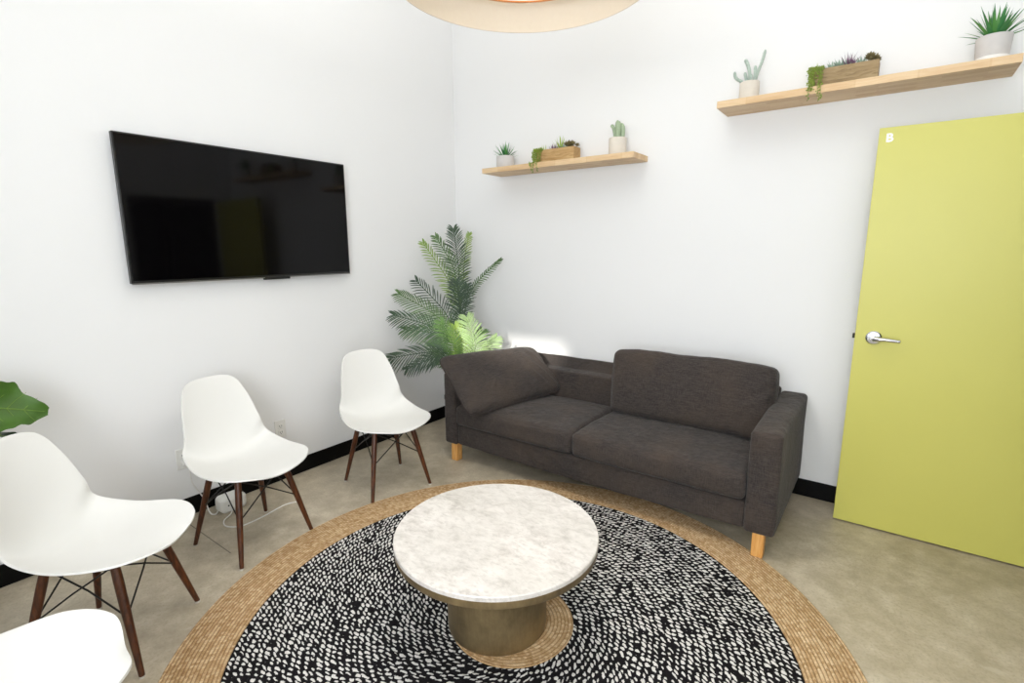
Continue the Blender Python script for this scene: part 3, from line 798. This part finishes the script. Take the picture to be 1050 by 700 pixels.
frond(P(462, 380, -.05), P(456, 366, -.08), P(446, 352, -.1), MI, .12, 20, .3)

# ------------------------------------------------------------------ fig plant at the left edge
fg = Vector((.28, -3.32, 0))
fig = tag(empty('potted_fig', fg), 'broad-leaved fig plant at the left edge of the frame, behind the chair', 'plant')
MB().lathe([(0, 0), (.12, 0), (.15, .28), (.15, .30), (.138, .30), (.136, .27), (0, .27)], n=40, cap0=False, cap1=False).build('pot', M['planter'], fig)
MB().lathe([(0, .275), (.135, .275), (.136, .27)], n=32, cap0=False, cap1=False).build('soil', M['soil'], fig)
MB().tube([(0, 0, .27), (.01, .01, .6), (0, .02, .95), (.01, .0, 1.25)], [.014, .012, .010, .007], n=10).build('stem', M['stem_brown'], fig)
def fig_leaf(base, tip, wid, mat, sag=.04, nrm=None):
    b, t = Vector(base), Vector(tip); d = (t-b); L = d.length; d.normalize()
    nrm = Vector(nrm) if nrm else Vector((0, 0, 1)); side = d.cross(nrm).normalized(); up = side.cross(d)
    vs = []; fs = []; nn = 44; mm = 8
    for i in range(nn+1):
        u = i/nn
        w = wid*(math.sin(PI*min(1, u*.93+.03))**.8)*(.66+.5*u-.55*max(0, u-.72)*3)*(1+.05*math.sin(u*46))
        w = max(w, wid*(.13 if u > .93 else .07)*(1 if u < .99 else .6))
        c = b+d*L*u+Vector((0, 0, -sag*u*u))
        for j in range(mm+1):
            s = 2*j/mm-1
            wob = 1+.10*abs(s)*math.sin(u*22+s)
            vein = -.004*abs(math.sin(u*24-abs(s)*4))
            vs.append(c+side*w*s*wob*.5+up*(.16*w*s*s+vein*abs(s)+.012*math.sin(u*17+2*s)*abs(s))-fg)
    for i in range(nn):
        for j in range(mm): fs.append((i*(mm+1)+j, i*(mm+1)+j+1, (i+1)*(mm+1)+j+1, (i+1)*(mm+1)+j))
    mb = MB().add(vs, fs)
    o = mb.build('leaf', mat, fig, angle=180)
    vn = MB().tube([b-fg+d*L*q+Vector((0, 0, -sag*q*q))+up*.002 for q in (0, .25, .5, .75, .97)], [.0032, .0028, .0022, .0016, .0008], n=6)
    for q in (.15, .28, .41, .54, .67, .8):
        for s in (1, -1):
            c0 = b-fg+d*L*q+Vector((0, 0, -sag*q*q))+up*.002; ww = wid*.36*math.sin(PI*(q*.93+.03))
            vn.tube([c0, c0+side*s*ww*.5+d*ww*.35+up*.16*ww*.12, c0+side*s*ww+d*ww*.8+up*.16*wid*.13], [.0013, .001, .0006], n=5)
    vn.build('leaf_vein', M['fig_vein'], o)
    MB().tube([b-fg-d*.05, b-fg], .0035, n=6).build('petiole', M['stem_brown'], o)
    return o
V = Vector
fig_leaf((.31, -3.17, .93), (.305, -2.812, .826), .205, M['fig'], .02, (.85, -.25, .5))
fig_leaf((.30, -3.20, .83), (.29, -2.905, .742), .11, M['fig_dark'], .02, (.2, -.1, 1))
fig_leaf((.33, -3.22, .72), (.34, -2.95, .69), .13, M['fig'], .02, (.5, -.1, .9))
random.seed(12)
for k in range(9):
    a = 2.6+k*2.399*.45; z = .55+.085*k; b = fg+V((.05*math.cos(a), .05*math.sin(a), z))
    L = .28; t = b+V((math.cos(a)*L, math.sin(a)*L, .06))
    t.x = max(.05, t.x); t.y = min(t.y, -3.05)
    fig_leaf(b, t, .17, M['fig'], .05)

# ------------------------------------------------------------------ outlets, charger and cables
def outlet(y, z, label, plug):
    t = tag(empty('wall_outlet', (0, y, z)), label, 'outlet', 'white wall outlets')
    MB().box(0, .006, -.036, .036, -.058, .058).build('cover_plate', M['white_plastic'], t, bevel=.003)
    for s in (1, -1):
        f = MB().box(.005, .0085, -.017, .017, s*.020-.014, s*.020+.014).build('socket', M['white_plastic'], t, bevel=.002)
        MB().box(.0083, .0090, -.008, -.0055, s*.020-.004, s*.020+.006).box(.0083, .0090, .0055, .008, s*.020-.004, s*.020+.006).box(.0083, .0090, -.002, .002, s*.020-.011, s*.020-.007).build('slot', M['slot'], f, smooth=False)
    return t
outlet(-2.245, .330, 'white double wall outlet left of the chair under the television, with a cable plugged in', True)
outlet(-1.688, .333, 'white double wall outlet right of the chair under the television', False)
# brick / router on floor
rt = tag(empty('power_adapter', (.115, -2.075, 0)), 'white plastic power box on the floor by the black baseboard, behind a chair', 'electronics')
vs, fs = rbox(-.045, .045, -.068, .068, 0, .084, .018, (4, 6, 4), (.004, .004, .006), 0)
MB().add(vs, fs).build('housing', M['white_plastic'], rt, angle=180)
MB().tube([(.046, -.035, .045), (.0505, -.035, .045)], .004, n=12).build('indicator', M['slot'], rt)
def cable(pts, label, plug=None):
    t = tag(empty('power_cable', pts[0]), label, 'cable', 'white cables')
    p0 = Vector(pts[0]); p = cat_rom([Vector(q)-p0 for q in pts], 10)
    MB().tube(p, .0035, n=8).build('cord', M['cable'], t)
    if plug: MB().box(0.001, .03, -.014, .014, -.012, .012).build('plug', M['cable'], t, bevel=.004)
cable([(.009, -2.245, .310), (.05, -2.240, .29), (.055, -2.235, .2), (.06, -2.19, .09), (.09, -2.18, .012), (.12, -2.165, .004), (.125, -2.152, .02)], 'white power cable hanging from the outlet down to the floor box', True)
cable([(.168, -2.10, .03), (.185, -2.11, .006), (.23, -2.17, .004), (.30, -2.19, .004), (.36, -2.14, .004), (.36, -2.03, .004), (.34, -1.93, .004), (.335, -1.87, .004), (.36, -1.81, .004)], 'white cable looping over the concrete floor beneath the chair')

# ------------------------------------------------------------------ pendant lamp
LC = Vector((1.965, -1.825, 2.30))
lamp = tag(empty('pendant_lamp', LC), 'cream drum pendant lamp with copper-rimmed glowing diffuser, at the top of the frame', 'lamp')
MB().lathe([(.430, 0), (.433, 0), (.433, .32), (.430, .32), (.430, 0)], n=96, cap0=False, cap1=False).build('lamp_shade', M['shade'], lamp)
MB().lathe([(0, .075), (.335, .075), (.335, .085), (0, .085)], n=96, cap0=False, cap1=False).build('diffuser', M['diffuser'], lamp)
MB().lathe([(.335, .070), (.341, .070), (.341, .092), (.335, .092), (.335, .070)], n=96, cap0=False, cap1=False).build('diffuser_rim', M['copper'], lamp)
sp = MB()
for k in range(3):
    a = k*2*PI/3+.4; sp.tube([(0, 0, .30), (.431*math.cos(a), .431*math.sin(a), .30)], .003, n=6)
    sp.tube([(.338*math.cos(a), .338*math.sin(a), .09), (.338*math.cos(a), .338*math.sin(a), .30)], .002, n=6)
sp.build('spider_frame', M['copper'], lamp)
MB().tube([(0, 0, .29), (0, 0, H-LC.z-.02)], .0035, n=8).build('cord', M['cable'], lamp)
MB().lathe([(0, H-LC.z-.03), (.05, H-LC.z-.03), (.055, H-LC.z), (0, H-LC.z)], n=32, cap0=False, cap1=False).build('ceiling_canopy', M['pot_white'], lamp)

# ------------------------------------------------------------------ lights
def light(name, kind, loc, energy, col, **kw):
    ld = bpy.data.lights.new(name, kind); ld.energy = energy; ld.color = col
    for k, v in kw.items(): setattr(ld, k, v)
    o = bpy.data.objects.new(name, ld); o.location = loc; COL.objects.link(o); return o
light('pendant_glow', 'AREA', LC+Vector((0, 0, .068)), 18, (1, .95, .89), shape='DISK', size=.60, spread=2.2)
up = light('pendant_uplight', 'AREA', LC+Vector((0, 0, .315))  , 78, (1, .985, .965), shape='DISK', size=.5)
up.rotation_euler = (PI, 0, 0)
w = light('added_window_fill', 'AREA', ((W2[0]+W2[1])/2, YS-.02, (W2[2]+W2[3])/2), 170, (.90, .95, 1.0), shape='RECTANGLE', size=W2[1]-W2[0]-.1, size_y=W2[3]-W2[2]-.1)  # soft fill placed in the added large window
w.rotation_euler = (PI/2, 0, 0)
sun = light('sun', 'SUN', (0, -6, 5), 14, (1, .96, .88), angle=math.radians(2.6))
sun.rotation_euler = Vector((0.0, 1, -.5)).to_track_quat('-Z', 'Y').to_euler()
wd = bpy.data.worlds.new('sky'); S.world = wd; wd.use_nodes = True
wd.node_tree.nodes['Background'].inputs[0].default_value = (.80, .90, 1, 1); wd.node_tree.nodes['Background'].inputs[1].default_value = 1.5

S.view_settings.view_transform = 'Standard'; S.view_settings.look = 'None'
S.view_settings.gamma = 1; S.view_settings.use_curve_mapping = False; S.view_settings.exposure = -1.18
